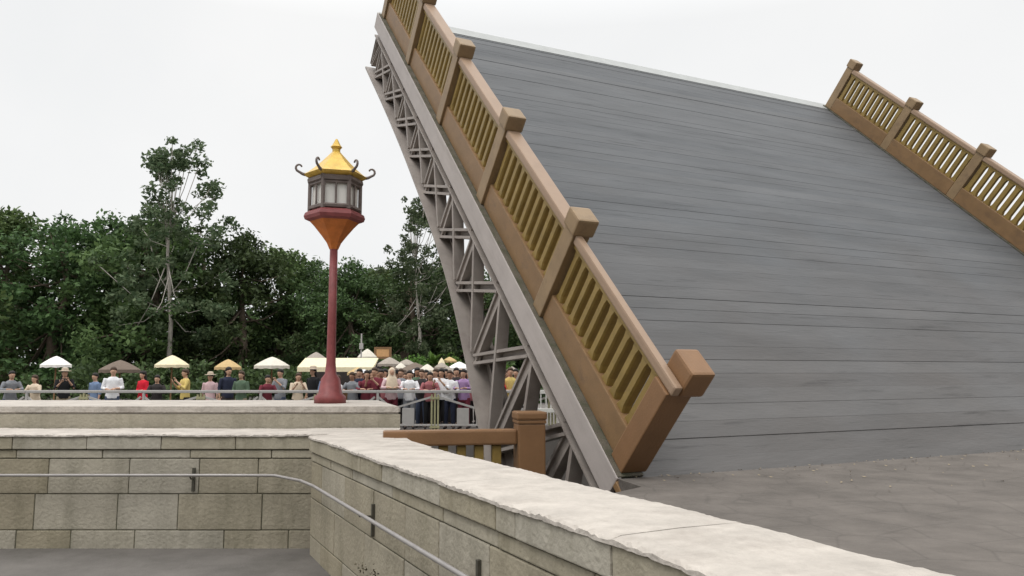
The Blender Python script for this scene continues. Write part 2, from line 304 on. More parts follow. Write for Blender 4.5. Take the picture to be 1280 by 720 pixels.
def truss(y, full):
    m_ = M['steel'] if full else M['steel_shaded']
    # arched lower chord: web plate, wide outer flange, narrow inner flange
    a = MB(); strip(a, SS, lambda s: smooth(HOUT,s), lambda s: smooth(HIN,s), y-.21, y-.185)
    b = MB(); strip(b, SS, lambda s: smooth(HOUT,s)-.035, lambda s: smooth(HOUT,s), y-.23, y+.075)
    c = MB(); strip(c, SS, lambda s: smooth(HIN,s)-.001, lambda s: smooth(HIN,s)+.022, y-.25, y-.12)
    # upper chord: angle with a thin light edge and a recess
    t = MB(); t.box(-.05, TIP-.06, y-.2, y+.02, -.33, -.312); t.box(-.05, TIP-.06, y-.10, y-.07, -.42, -.3305); t.box(-.02, TIP-.06, y-.19, y+.03, -.445, -.4205)
    if full:
        root = a.build('arched_chord', m_, bridge); b.build('chord_flange', m_, root); c.build('inner_flange', m_, root); t.build('upper_chord', m_, bridge)
    acc = None if full else MB()
    if not full:
        for q in (a,b,c,t): acc.add(q.v, q.f)
    def put(mb, nm):
        if full: mb.build(nm, m_, bridge)
        else: acc.add(mb.v, mb.f)
    for i, s in enumerate(NODES):
        lo = smooth(HOUT, s)+.03
        mb = MB(); mb.ibar((s,-.445),(s+.02,lo), .165, y-.13, y-.015, ft=.034, rec=.30); put(mb, 'truss_post')
        # gussets
        g = MB(); g.add([(s-.13,y-.045,-.446),(s+.17,y-.045,-.446),(s+.10,y-.045,-.60),(s-.06,y-.045,-.60),(s-.13,y-.057,-.446),(s+.17,y-.057,-.446),(s+.10,y-.057,-.60),(s-.06,y-.057,-.60)],
              [(0,1,2,3),(7,6,5,4),(0,4,5,1),(1,5,6,2),(2,6,7,3),(3,7,4,0)]); 
        put(g, 'gusset_plate'); g = MB()
        g.add([(s-.13,y-.045,lo-.0),(s+.2,y-.045,lo+.0),(s+.12,y-.045,lo+.15),(s-.06,y-.045,lo+.15),(s-.13,y-.057,lo-.0),(s+.2,y-.057,lo),(s+.12,y-.057,lo+.15),(s-.06,y-.057,lo+.15)],
              [(0,1,2,3),(7,6,5,4),(0,4,5,1),(1,5,6,2),(2,6,7,3),(3,7,4,0)]); put(g, 'gusset_plate')
        if i+1 < len(NODES):
            s2 = NODES[i+1]; lo2 = smooth(HOUT, s2)+.03
            mb = MB(); mb.ibar((s+.07,-.45),(s2-.01,lo2+.02), .135, y-.12, y+.005, ft=.036, rec=.75); put(mb, 'truss_brace')
            mb = MB(); mb.bar((s2-.08,-.45),(s+.10,lo+.05), .05, y-.12, y+.012); mb.bar((s2-.05,-.455),(s+.13,lo+.06), .10, y-.135, y-.1205); put(mb, 'counter_brace')
    # foot: brace below first node
    mb = MB(); mb.ibar((.0,-.45),(NODES[0]-.05,smooth(HOUT,NODES[0])+.05), .115, y-.15, y); put(mb,'truss_brace')
    mb = MB(); mb.bar((NODES[0]-.08,-.45),(.0,-1.9), .055, y-.175, y-.02); put(mb,'counter_brace')
    mb = MB(); mb.ibar((TIP-.12,-.43),(TIP-.10,smooth(HIN,TIP-.1)+.02), .11, y-.17, y-.0); put(mb,'end_post')
    mb = MB(); mb.ibar((NODES[-1]+.06,-.45),(TIP-.16,smooth(HIN,TIP-.1)+.05), .08, y-.15, y-.0); put(mb,'end_brace')
    if not full:
        strip(acc, [-.9+i*.2 for i in range(10)], lambda s: smooth(HIN,s)-.05, lambda s: max(smooth(HIN,s)+.45, -1.5), y-.09, y-.07)  # solid plates added near the hinge to fill the gap with dark
        acc.build('inner_truss', m_, bridge)
truss(-.01, True)
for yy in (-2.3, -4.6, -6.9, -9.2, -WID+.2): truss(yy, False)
for s in NODES + [.05, TIP-.25]:
    mb = MB(); mb.box(s-.07, s+.07, -WID+.25, -.25, -.46, -.445); mb.box(s-.01, s+.01, -WID+.25, -.25, -.444, -.221); mb.build('floor_beam', M['steel_shaded'], bridge)
for s in NODES[::1]:
    mb = MB(); lo = smooth(HIN, s)
    for a_, b_ in zip((-.25,-2.5,-4.8,-7.1,-9.4), (-2.3,-4.6,-6.9,-9.2,-11.3)):
        mb.tube([(s,a_,-.47),(s,b_,lo)], .03, 6); 
    mb.tube([(s,-.2,lo-.03),(s,-WID+.2,lo-.03)], .04, 6)
    mb.build('cross_frame', M['steel_shaded'], bridge)
# dark block added below the hinge to stand in for the pit's shade
MB().box(-.85, -.1, -WID+.3, -.35, -2.6, -.5, .03).build('pit_shade_block', M['pit_shade'], bridge)

# ================================================================== SETTING
def sheet(name, poly, z, m, depth=None):
    mb = MB()
    if depth is None: mb.add([(x,y,z) for x,y in poly], [tuple(range(len(poly)))])
    else: mb.prism(poly, z-depth, z)
    o = mb.build(name, M[m]); o['kind'] = 'structure'; return o
ZT = -1.5; ZP = -1.75; ZF = -.892; ZW = -3.25; ZB = -1.63
sheet('ground', [(-900,-300),(900,-300),(900,1500),(-900,1500)], -4.6, 'path')
sheet('river_water', [(-150,-40),(150,-40),(150,22),(-150,22)], ZW, 'water')
sheet('plaza', [(-300,21.6),(300,21.6),(300,900),(-300,900)], ZB, 'plaza', 3.)
D = Vector((-.449,.8935,0)).normalized(); Q = Vector((D.y,-D.x,0)); N0 = Vector((.54,2.63,0))   # wall near face, far side is +Q
def wl(t, q): p = N0+D*t+Q*q; return (p.x, p.y)
def vw(v, w): p = A+V*v+W*w; return (p.x, p.y)
# camera-side path (below the wall)
sheet('path', [(-60,-40), wl(-60,.3), wl(5.7,.3), (-1.9,8.3), (-60,8.3)], ZP, 'path', 2.6)
# river terrace behind the wall, left of the leaf
sheet('terrace', [wl(-3,.31), wl(5.3,.33), vw(-1.9,1.9), vw(-.05,1.62), vw(-.05,-3)], ZT, 'floor', 2.9)
# raised approach floor carrying the leaf's hinge
sheet('approach_floor', [wl(-50,.32), wl(2.2,.32), vw(-.14,-.5), vw(-.06,-.055), vw(40,-.055), vw(40,-50)], ZF, 'floor', 3.4)
sheet('bank', [(-60,8.3),(-1.35,8.3),(-1.35,10.9),(-60,10.9)], ZP+.02, 'floor', 2.5)
# litter
mb = MB(); r_ = random.Random(5)
for i in range(200):
    p = vwz(r_.uniform(.1,9)**1, -.07-r_.random()**3*1.6, ZF+.004+r_.random()*.004); a = r_.random()*6.3; s = r_.uniform(.004,.015)
    mb.add([p+Vector((math.cos(a+k*PI/2)*s*(1.6 if k%2 else .7), math.sin(a+k*PI/2)*s*(1.6 if k%2 else .7), .003*k)) for k in range(4)], [(0,1,2,3)])
tag(mb.build('leaf_litter', M['khaki']), 'pale scraps of leaf litter on the floor by the hinge', 'litter', kind='stuff')

# ================================================================== STONE WALL
CAPZ = -.62
def wall(root, O, DX, DQ, t0, t1, thick, top, joints, courses, coat_cuts, seed):
    """blocks laid along a straight face; local x = along, y = into wall"""
    r = random.Random(seed)
    mtx = Matrix(((DX.x,DQ.x,0,O.x),(DX.y,DQ.y,0,O.y),(0,0,1,0),(0,0,0,1)))
    def done(mb, nm, m):
        me = mb.mesh(nm); me.transform(mtx); return link(nm, me, m, root)
    # top coat with ragged edges
    cuts = [t0]+coat_cuts+[t1]
    for a, b in zip(cuts[:-1], cuts[1:]):
        n = max(4, int((b-a)/.03)); Vv = []
        prof = [(-.014,-.022),(-.012,-.006),(.004,0.),(.05,.004),(thick*.5,.007),(thick-.05,.004),(thick-.004,0.),(thick+.012,-.006),(thick+.014,-.022)]
        e1 = e2 = 0
        for i in range(n+1):
            x = a+.002+(b-a-.004)*i/n
            e1 = e1*.5+r.gauss(0,.003); e2 = e2*.5+r.gauss(0,.003); dz = .003*math.sin(x*3.1)+.002*math.sin(x*9)
            for k, (q, z) in enumerate(prof):
                qq = q+(e1 if k < 3 else (-e2 if k > 5 else 0)); Vv.append((x, qq, top+z+dz+r.gauss(0,.0012)+(r.gauss(0,.003) if k in (1,2) else 0)))
        m = len(prof); Fs = [(i*m+k, i*m+k+1, (i+1)*m+k+1, (i+1)*m+k) for i in range(n) for k in range(m-1)]
        Fs += [tuple(range(m)), tuple(range(n*m, n*m+m))]
        mb = MB(); mb.add(Vv, Fs); done(mb, 'cap_coat', M['cap'])
    # cap blocks
    mb = MB(); js = [t0]+joints+[t1]
    for a, b in zip(js[:-1], js[1:]): mb.box(a+.003, b-.003, r.uniform(-.003,.003), thick, top-.15, top-.022, .008)
    done(mb, 'cap_course', M['stone'])
    z = top-.158; 
    core = MB(); core.box(t0+.02, t1-.02, .035, thick-.02, -1.9, top-.03); done(core, 'mortar_core', M['mortar'])
    for (h, lmin, lmax, inset) in courses:
        mb = MB(); x = t0-r.random()*.5
        while x < t1:
            l = r.uniform(lmin, lmax); a = max(x, t0); b = min(x+l, t1)
            if b-a > .06: mb.box(a+.004, b-.004, inset+r.uniform(-.004,.004), .12, z-h+.004, z-.004, .009)
            x += l
        done(mb, 'block_course', M['stone2' if h > .2 else 'stone']); z -= h
COURSES = [(.085,.7,1.1,.022),(.35,.55,.85,.028),(.355,.6,.95,.028),(.30,.5,.9,.028)]
swall = empty('stone_wall', label='low pale stone parapet of coursed blocks with a white coated top, crossing the foreground', cat='stone wall')
def tj(px, py):   # joint position from where it is seen
    p = at(px, py, 1); k = CAPZ/p.z; P = p*k; return (Vector((P.x,P.y,0))-N0).dot(D)
js = sorted([tj(745,675), tj(645,632), tj(616,624), tj(549,600), tj(483,575), -1.0, -2.2])
print('joints', js)
wall(swall, N0, D, Q, -6.0, 5.62, .645, CAPZ, [j for j in js]+[js[-1]+.55,], COURSES, [-2.9, js[2]+0.0, js[2]+1.62, js[-1]+.9], 4)
wall(swall, Vector((-1.24,7.88,0)), Vector((-1,0,0)), Vector((0,1,0)), 0, 20, .80, CAPZ-.004, [.8+.75*i for i in range(25)], COURSES, [1.6,4.2,7.4,10.2,13.5,17], 9)
# flared inner corner of the cap
def fl(q0, z0, z1, nm, m, g):
    poly = [wl(3.9,.60), wl(4.0,.648+g), wl(4.6,.68+g), wl(5.1,.78+g), wl(5.45,.90+g), (-1.225+g,8.40), (-1.24,8.69), (-1.9,8.69), wl(5.4,.4), wl(4.5,.4)]
    MB().prism(poly, z0, z1).build(nm, M[m], swall)
fl(0, CAPZ-.16, CAPZ-.022, 'corner_block', 'stone', -.004); fl(0, CAPZ-.021, CAPZ+.0015, 'corner_coat', 'cap', .01); fl(0, -1.9, CAPZ-.162, 'corner_core', 'stone2', -.03)
# raised plinth behind the wall
pl = empty('stone_plinth', label='raised smooth stone plinth with flat pale top behind the wall, under the lantern post', cat='plinth')
mb = MB(); mb.prism([(-1.252,8.723),(-1.842,10.715),(-12,10.715),(-12,8.723)], -1.7, -.47); mb.build('plinth_body', M['stone2'], pl)
mb = MB(); poly = [(-1.25,8.72),(-1.84,10.72),(-12,10.72),(-12,8.72)]
bm = bmesh.new(); vs = [bm.verts.new((x,y,z)) for z in (-.469,-.385) for x,y in poly]
for f in ((3,2,1,0),(4,5,6,7),(0,1,5,4),(1,2,6,5),(2,3,7,6),(3,0,4,7)): bm.faces.new([vs[i] for i in f])
bmesh.ops.bevel(bm, geom=bm.edges[:], offset=.02, segments=2, affect='EDGES'); mb.addbm(bm); mb.build('plinth_cap', M['cap'], pl)

# handrail on the wall
hr = empty('wall_handrail', label='thin grey galvanised pipe handrail fixed along the face of the stone wall', cat='handrail')
def off(p, q=-.085, z=0): x, y = wl(p, q); return Vector((x, y, z))
HZ = -1.02
ptsr = [off(-6,z=HZ), off(-3,z=HZ), off(0,z=HZ), off(3,z=HZ), off(5.0,z=HZ), off(5.35,z=HZ)+Vector((-.05,.03,0)), Vector((-2.35,7.78,HZ)), Vector((-2.8,7.795,HZ)), Vector((-20,7.795,HZ))]
MB().tube(ptsr, .0145, 10).build('pipe', M['pipe'], hr, True)
def tr(px, py):
    p = at(px, py, 1); P = p*(HZ/p.z); return (Vector((P.x,P.y,0))-N0).dot(D)
for t in [tr(474,640), tr(620,712), tr(474,640)-3.0+.0*1, -3.4]:
    if t < -6: continue
    mb = MB(); o_ = off(t, -.085, HZ); i_ = off(t, .03, HZ-.03)
    mb.tube([o_+Vector((0,0,-.006)), o_+Vector((0,0,-.035))*.5+Vector((i_-o_)*.0), i_], .008, 6)
    a = off(t-.012,-.004, 0); 
    for (q0,q1,z0,z1,hw) in ((.006,.028,HZ-.17,HZ+.06,.013),):
        P = [Vector((*wl(t+s_, q_), z_)) for s_ in (-hw,hw) for q_ in (q0,q1) for z_ in (z0,z1)]
        mb.add(P, [(0,1,3,2),(4,6,7,5),(0,4,5,1),(2,3,7,6),(0,2,6,4),(1,5,7,3)])
    mb.build('bracket', M['bracket'], hr)
for i in range(6):
    x = -3.2-2.6*i; mb = MB(); mb.tube([(x,7.795,HZ-.01),(x,7.83,HZ-.04),(x,7.9,HZ-.04)], .008, 6); mb.box(x-.013,x+.013,7.88,7.904,HZ-.17,HZ+.06); mb.build('bracket', M['bracket'], hr)
# small dark weeds in the joint low on the wall
def wp(px, py):   # point on wall face
    p = at(px, py, 1); k = N0.dot(Q)/p.dot(Q); return p*k
for i, (px, py, lab, n) in enumerate(((457,705,'smaller dark dry weed in a low wall joint, farther left', 22), (470,714,'larger dark dry weed spreading from a low wall joint', 34))):
    c = wp(px, py); mb = MB(); r = random.Random(i)
    for k in range(n):
        d = Vector((r.gauss(0,.03), r.gauss(0,.03), r.gauss(-.012,.022))) + D*r.gauss(-.0,.02); p = c+d-Q*abs(r.gauss(.012,.008)); s = r.uniform(.006,.014); a = Vector((r.gauss(0,1),r.gauss(0,1),r.gauss(0,1))).normalized(); b2 = a.orthogonal().normalized()
        p = p + Q*(0 if (p.dot(Q)-N0.dot(Q)) < 0 else -(p.dot(Q)-N0.dot(Q))-.004)
        mb.add([p-a*s, p-b2*s*.5, p+a*s, p+b2*s*.5], [(0,1,2,3)])
    tag(mb.build('wall_weed', M['weed']), lab, 'weed', 'dry weeds in the wall joints')

# ================================================================== BROWN RIVERSIDE RAILING
rail = empty('riverside_railing', (.17,7.68,ZT), math.atan2(.25,1.34), 'brown railing with square end post and ochre balusters behind the stone wall', 'railing')
# local x towards the end post (= +V)
HP = 1.0
mb = MB(); mb.box(-.135,.135,-.135,.135,0,HP,.015); po = mb.build('end_post', M['newel'], rail)
mb = MB(); mb.box(-.142,.142,-.142,.142,HP+.001,HP+.035,.008); mb.box(-.15,.15,-.15,.15,HP+.036,HP+.115,.02); mb.build('post_cap', M['newel'], po)
mb = MB(); mb.box(-1.42,-.137,-.085,.085,.80,.945,.02); tp = mb.build('top_rail', M['newel'], rail)
MB().box(-1.42,-.137,-.065,.065,.05,.2,.015).build('bottom_rail', M['newel'], rail)
for k in range(6):
    c = -.33-.172*k; mb = MB(); mb.box(c-.045,c+.045,-.045,.045,.201,.799,.012); mb.build('baluster', M['gold'], rail)

# ================================================================== FAR FENCE
FY = 21.9
fence = empty('quay_fence', (0,FY,ZB), 0, 'grey metal fence with slanting braces and olive gold posts along the far quay', 'fence')
x0f = -14.2
for i in range(11):
    xg = -2.17+ (i-5)*3.3      # gold post positions
    if xg > 6: continue
    mb = MB(); 
    for dx in (-.09,0,.09): mb.box(xg+dx-.025, xg+dx+.025, -.03,.03, .0, 1.07 if dx == 0 else 1.0, .006)
    mb.box(xg-.14,xg+.14,-.04,.04,.06,.11,.006); mb.box(xg-.13,xg+.13,-.04,.04,.86,.93,.006)
    mb.build('gold_post', M['fence_gold'], fence)
    a, b = xg-1.65, xg+1.65
    mb = MB(); mb.box(a,b,-.035,.035,1.04,1.12,.015); mb.box(a,b,-.025,.025,.12,.175,.008)
    mb.build('fence_rail', M['fence'], fence)
    mb = MB(); mb.bar((xg-1.2,.60),(xg-.1,.93),.055,-.02,.02); mb.bar((xg+1.2,.60),(xg+.1,.93),.055,-.02,.02); mb.bar((xg-1.6,.93),(xg-1.2,.6),.055,-.022,.018); mb.bar((xg+1.6,.93),(xg+1.2,.6),.055,-.022,.018)
    mb.build('slant_brace', M['fence'], fence)
    mb = MB(); mb.box(a-.0,a+.07,-.03,.03,0,1.04,.008); mb.box(a+.44,a+.49,-.018,.018,.175,.60); mb.box(b-.49,b-.44,-.018,.018,.175,.6)
    mb.build('fence_post', M['fence'], fence)
    for dx in (-.92,.62): MB().box(xg+dx,xg+dx+.34,-.014,.014,.176,.62,.01).build('panel_plate', M['fence'], fence)
g = empty('white_gate', (at(683,495,21.4).x,21.75,ZB), 0, 'small white barred gate on the far quay seen through the truss', 'gate')
MB().box(-.34,.34,-.03,.03,1.02,1.13,.01).build('gate_rail', M['white'], g); MB().box(-.34,.34,-.03,.03,.5,.62,.01).build('gate_rail', M['white'], g)
for k in range(5): MB().box(-.30+k*.145,-.27+k*.145,-.02,.02,.62,1.02).build('gate_bar', M['white'], g)
mb = MB(); mb.box(-.4,-.345,-.04,.04,0,1.2,.01); mb.build('gate_post', M['white'], g); mb = MB(); mb.box(.345,.4,-.04,.04,0,1.2,.01); mb.build('gate_post', M['white'], g)

# ================================================================== LANTERN POST
LY = 9.7; lc = at(419, 245, LY)
def lz(y): return at(419, y, LY).z
zb = -.385
lan = empty('lantern_post', (lc.x, LY, zb), 0, 'ornate lantern post with gilded upcurled roof and red orange base, at the left', 'lantern')
H = lambda y: lz(y)-zb
R0 = .315
mb = MB(); mb.lathe([(.20,0),(.20,.08),(.15,.12),(.12,.3),(.075,.36),(.06,.5),(.055,1.0),(.05,H(305))], 12); mb.build('pole', M['lamp_red'], lan, True)
mb = MB(); mb.lathe([(.055,H(312)),(.09,H(304)),(.15,H(296)),(.25,H(284)),(.31,H(278))], 6, rot=.26); mb.build('bowl', M['lamp_orange'], lan)
mb = MB(); mb.lathe([(.32,H(278)),(.37,H(276)),(.385,H(272)),(.37,H(268)),(.33,H(265.5))], 6, rot=.26); mb.build('base_moulding', M['lamp_red'], lan)
MB().lathe([(R0-.03,H(265)),(R0-.03,H(225))], 6, rot=.26).build('glass_pane', M['lamp_glass'], lan)
fr = MB()
for k in range(6):
    a = .26+k*PI/3; x, y = R0*math.cos(a), R0*math.sin(a); fr.tube([(x,y,H(265.5)),(x,y,H(224))], .028, 6)
    a2 = a+PI/3; x2, y2 = R0*math.cos(a2), R0*math.sin(a2)
    for h, rr in ((H(262),.03),(H(228),.045),(H(233),.02)): fr.tube([(x,y,h),(x2,y2,h)], rr, 6)
    mx_, my_ = (x+x2)/2, (y+y2)/2; fr.tube([(mx_,my_,H(262)),(mx_,my_,H(230))], .014, 6)
fr.build('lantern_frame', M['lamp_frame'], lan)
mb = MB(); mb.lathe([(.33,H(225)),(.38,H(222.5)),(.41,H(220.5)),(.34,H(216.5)),(.27,H(211)),(.18,H(203)),(.10,H(195)),(.05,H(190)),(.05,H(187)),(.075,H(184)),(.05,H(181)),(.012,H(174))], 6, rot=.26); mb.build('gilded_roof', M['gold_roof'], lan)
for k in range(6):
    a = .26+k*PI/3; dx, dy = math.cos(a), math.sin(a); P = []; Rr = []
    for i in range(16):
        t = i/15; 
        if t < .45: q = t/.45; r = .38+.07*q; z = H(220.5)+.0+.03*q*q
        else:
            q = (t-.45)/.55; an = -PI/2+q*4.4; rad = .058*(1-q*.55); r = .45+rad*math.cos(an)*1.0; z = H(220.5)+.03+.058+rad*math.sin(an)
        P.append((dx*r, dy*r, z)); Rr.append(.022*(1-.5*t))
    mb = MB(); mb.tube(P, Rr, 7); mb.build('roof_curl', M['lamp_frame'], lan, True)

# ================================================================== PLAZA BACKGROUND THINGS
def umbrella(px, y_tip, y_eave, halfpx, Y, m, label, scall=True, sides=10, curve=.5):
    c = at(px, y_eave, Y); zt = at(px, y_tip, Y).z-ZB; ze = c.z-ZB; R = halfpx/F*Y
    o = empty('parasol', (c.x, Y, ZB), random.random(), label, 'parasol', 'parasols and canopies on the plaza')
    MB().tube([(0,0,0),(0,0,zt-.02)], .03, 6).build('pole', M['wood'], o)
    n = sides*2; rings = []; mb = MB(); Vv = [(0,0,zt)]
    rr = [.15,.4,.7,1.0,1.0]; 
    for j, r in enumerate(rr):
        for k in range(n):
            a = 2*PI*k/n; sag = (.96 if k % 2 else 1.0)
            z = zt-(zt-ze)*(r**(1.0+curve*.6)) if j < 4 else ze-.16*R**.5+(.03 if k%2 else 0)
            Vv.append((R*r*sag*math.cos(a), R*r*sag*math.sin(a), z))
    Fs = [(0,1+k,1+(k+1)%n) for k in range(n)]
    for j in range(len(rr)-1): Fs += [(1+j*n+k, 1+(j+1)*n+k, 1+(j+1)*n+(k+1)%n, 1+j*n+(k+1)%n) for k in range(n)]
    mb.add(Vv, Fs); mb.build('canopy', M[m], o); return o
umbrella(459,436,446,12,34,'offwhite','domed off white parasol behind the cream awning')
umbrella(487,446.5,455,15,31,'thatch2','grey brown parasol just right of the cream awning')
umbrella(501,453.5,460,8,29.5,'offwhite','small pale parasol left of the dark thatched canopy')
umbrella(519,453,465,25,28.5,'thatch','wide dark thatched canopy above the crowd, middle of the plaza', curve=.2)
umbrella(534,455,463,11,27.5,'offwhite','pale parasol before the bright green palm')
umbrella(552,447,454,4.5,28,'cream','small pointed cream parasol top right of the palm')
umbrella(552,453,459,9,27.8,'thatch2','grey brown lower parasol below the pointed cream one')
umbrella(574,452,460,15,30,'white','white parasol beside the arched truss chord')
umbrella(577,461,470,14,27,'orange','orange tan parasol beside the arched truss chord')
umbrella(617,447,456,14,30,'offwhite','pale parasol seen through the truss behind the red shirt')
umbrella(640,458,466,12,27,'thatch2','brown parasol seen through the truss, right of the red shirt', curve=.2)
umbrella(668,455,464,14,29,'thatch','dark canopy seen low through the truss near the white gate', curve=.2)
umbrella(447,459,466,13,26.5,'tan','tan low parasol just under the cream awning front', curve=.3)
umbrella(492,458,465,10,26.8,'thatch','small dark thatched canopy above the pale headscarf')
umbrella(508,449,456,13,37,'thatch2','grey brown distant parasol between the sign and the palm')
umbrella(560,458,465,10,26.6,'thatch2','grey brown parasol just above the white blouses')
umbrella(562,446,451,9,36,'tan','tan distant parasol above and right of the palm')
for px,(a,b,hw,Y,m,l) in {395:(440,452,17,33,'thatch2','grey brown parasol left of the lantern pole'), 340:(446,457,22,30,'offwhite','wide off white parasol between the lantern and the far left stall'), 285:(449,459,16,29,'tan','tan parasol left of the wide off white one'), 215:(444,456,20,32,'cream','cream parasol in the left of the plaza'), 150:(450,462,24,29,'thatch','dark thatched canopy in the left of the plaza'), 70:(445,456,18,31,'white','white parasol near the left edge of the plaza')}.items():
    umbrella(px,a,b,hw,Y,m,l)
# awning stall
c = at(437,448,30); st = empty('awning_stall', (c.x,30,ZB), 0, 'long cream awning over a snack stall behind the crowd', 'stall')
hw = 1.12; zt = at(437,447.5,30).z-ZB; ze = at(437,459,29).z-ZB
mb = MB(); mb.add([(-hw-.6,0,zt),(hw,0,zt),(hw,-1.1,ze),(-hw-.6,-1.1,ze),(hw,-1.1,ze-.17),(-hw-.6,-1.1,ze-.17),(-hw-.6,0,zt-.04),(hw,0,zt-.04)], [(0,1,2,3),(3,2,4,5),(6,7,1,0),(1,7,4,2),(6,0,3,5)]); mb.build('awning', M['cream'], st)
mb = MB(); mb.box(-hw-.5,hw-.1,.02,1.4,0,1.0,.02); mb.box(-hw-.55,hw-.05,-.05,.02,1.0,1.06); mb.build('counter', M['wood'], st)
for x in (-hw-.5, hw-.08): MB().box(x-.04,x+.04,-1.05,-.97,0,ze-.02).build('awning_post', M['wood'], st)
MB().box(-hw-.5,hw-.1,1.41,1.5,0,zt-.1).build('back_wall', M['cl_dark'], st)
# sign board on a frame
c = at(478.5,441,35); sg = empty('hanging_sign', (c.x,35,ZB), 0, 'orange tan blank sign board on a wooden frame above the grey parasol', 'sign')
h0 = at(0,446,35).z-ZB; h1 = at(0,436,35).z-ZB; hw = .29
MB().box(-hw,hw,-.03,.03,h0,h1,.01).build('board', M['orange'], sg)
mb = MB(); mb.box(-hw-.1,hw+.1,-.05,.05,h1+.001,h1+.08); mb.box(-hw-.1,-hw-.002,-.05,.05,0,h1); mb.box(hw+.002,hw+.1,-.05,.05,0,h1); mb.box(-hw-.001,hw+.001,-.05,.05,h0-.1,h0-.002); mb.build('frame', M['wood'], sg)
c = at(451.5,440,33); pp = MB(); pp.tube([(0,0,0),(0,0,at(451,417,33).z-ZB)], .035, 6); pp.box(-.08,.08,-.05,.05,2.6,2.85,.01)
o = pp.build('flag_pole', M['fence']); o.location = (c.x,33,ZB); tag(o, 'thin grey pole standing behind the cream awning', 'pole')
# palm-like bright shrub
c = at(541,455,36); palm = empty('palm_shrub', (c.x,36,ZB), 0, 'bright green spiky palm rising behind the parasols', 'palm')
MB().tube([(0,0,0),(.03,0,1.2),(0,0,2.0)], [.12,.1,.07], 8).build('trunk', M['bark'], palm)
mb = MB(); r = random.Random(2)
for i in range(46):
    a = r.random()*6.3; el = r.uniform(-.1,1.35); ln = r.uniform(.6,1.15); d = Vector((math.cos(a)*math.cos(el), math.sin(a)*math.cos(el), math.sin(el))); sd = Vector((-math.sin(a),math.cos(a),0))
    pts = [Vector((0,0,1.95))+d*ln*t-Vector((0,0,.35*ln*t*t)) for t in (0,.25,.5,.75,1)]
    for j in range(4):
        w0, w1 = (.02,.09,.085,.05,.0)[j], (.02,.09,.085,.05,.004)[j+1]
        mb.add([pts[j]-sd*w0, pts[j]+sd*w0, pts[j+1]+sd*w1, pts[j+1]-sd*w1], [(0,1,2,3)])
mb.build('fronds', M['leaf_bright'], palm)

# ================================================================== PEOPLE
def remeshed(mb, name, voxel, extra=None):
    me = mb.mesh(name+'_src'); o = bpy.data.objects.new('tmp', me); C.objects.link(o)
    md = o.modifiers.new('r', 'REMESH'); md.mode = 'VOXEL'; md.voxel_size = voxel
    s2 = o.modifiers.new('s', 'SMOOTH'); s2.factor = .5; s2.iterations = 3
    dg = bpy.context.evaluated_depsgraph_get(); dg.update()
    out = bpy.data.meshes.new_from_object(o.evaluated_get(dg)); out.name = name
    bpy.data.objects.remove(o)
    if extra:
        bm = bmesh.new(); bm.from_mesh(out); t = extra.mesh('x'); bm.from_mesh(t); bm.to_mesh(out); bm.free()
    out.polygons.foreach_set('use_smooth', [True]*len(out.polygons)); return out
def pose(kind):
    """joints in metres, figure 1.66 m tall facing -y"""
    J = dict(hipL=(-.09,0,.86), hipR=(.09,0,.86), kneeL=(-.10,-.015,.46), kneeR=(.10,-.015,.46), ankL=(-.11,.015,.08), ankR=(.11,.015,.08),
             shL=(-.17,.0,1.36), shR=(.17,.0,1.36))
    if kind == 'lean':
        J.update(shL=(-.17,-.06,1.35), shR=(.17,-.06,1.35), elL=(-.27,-.14,1.13), elR=(.27,-.14,1.13), wrL=(-.12,-.34,1.15), wrR=(.12,-.34,1.15), tip=((.05,-.06,.0),(-.05,-.06,.0)), fwd=-.05)
    elif kind == 'phone':
        J.update(elL=(-.23,-.10,1.10), elR=(.25,-.12,1.11), wrL=(-.12,-.30,1.27), wrR=(.09,-.30,1.33), tip=((.04,-.03,.06),(-.03,-.02,.06)), fwd=0)
    elif kind == 'down':
        J.update(elL=(-.235,.02,1.10), elR=(.235,.0,1.10), wrL=(-.25,-.03,.87), wrR=(.25,-.06,.87), tip=((.0,-.02,-.07),(.0,-.02,-.07)), fwd=0)
    else:  # crossed at belly
        J.update(elL=(-.25,-.02,1.09), elR=(.25,-.02,1.09), wrL=(-.05,-.20,1.04), wrR=(.07,-.19,1.08), tip=((.07,-.0,.01),(-.07,.0,-.01)), fwd=0)
    return J
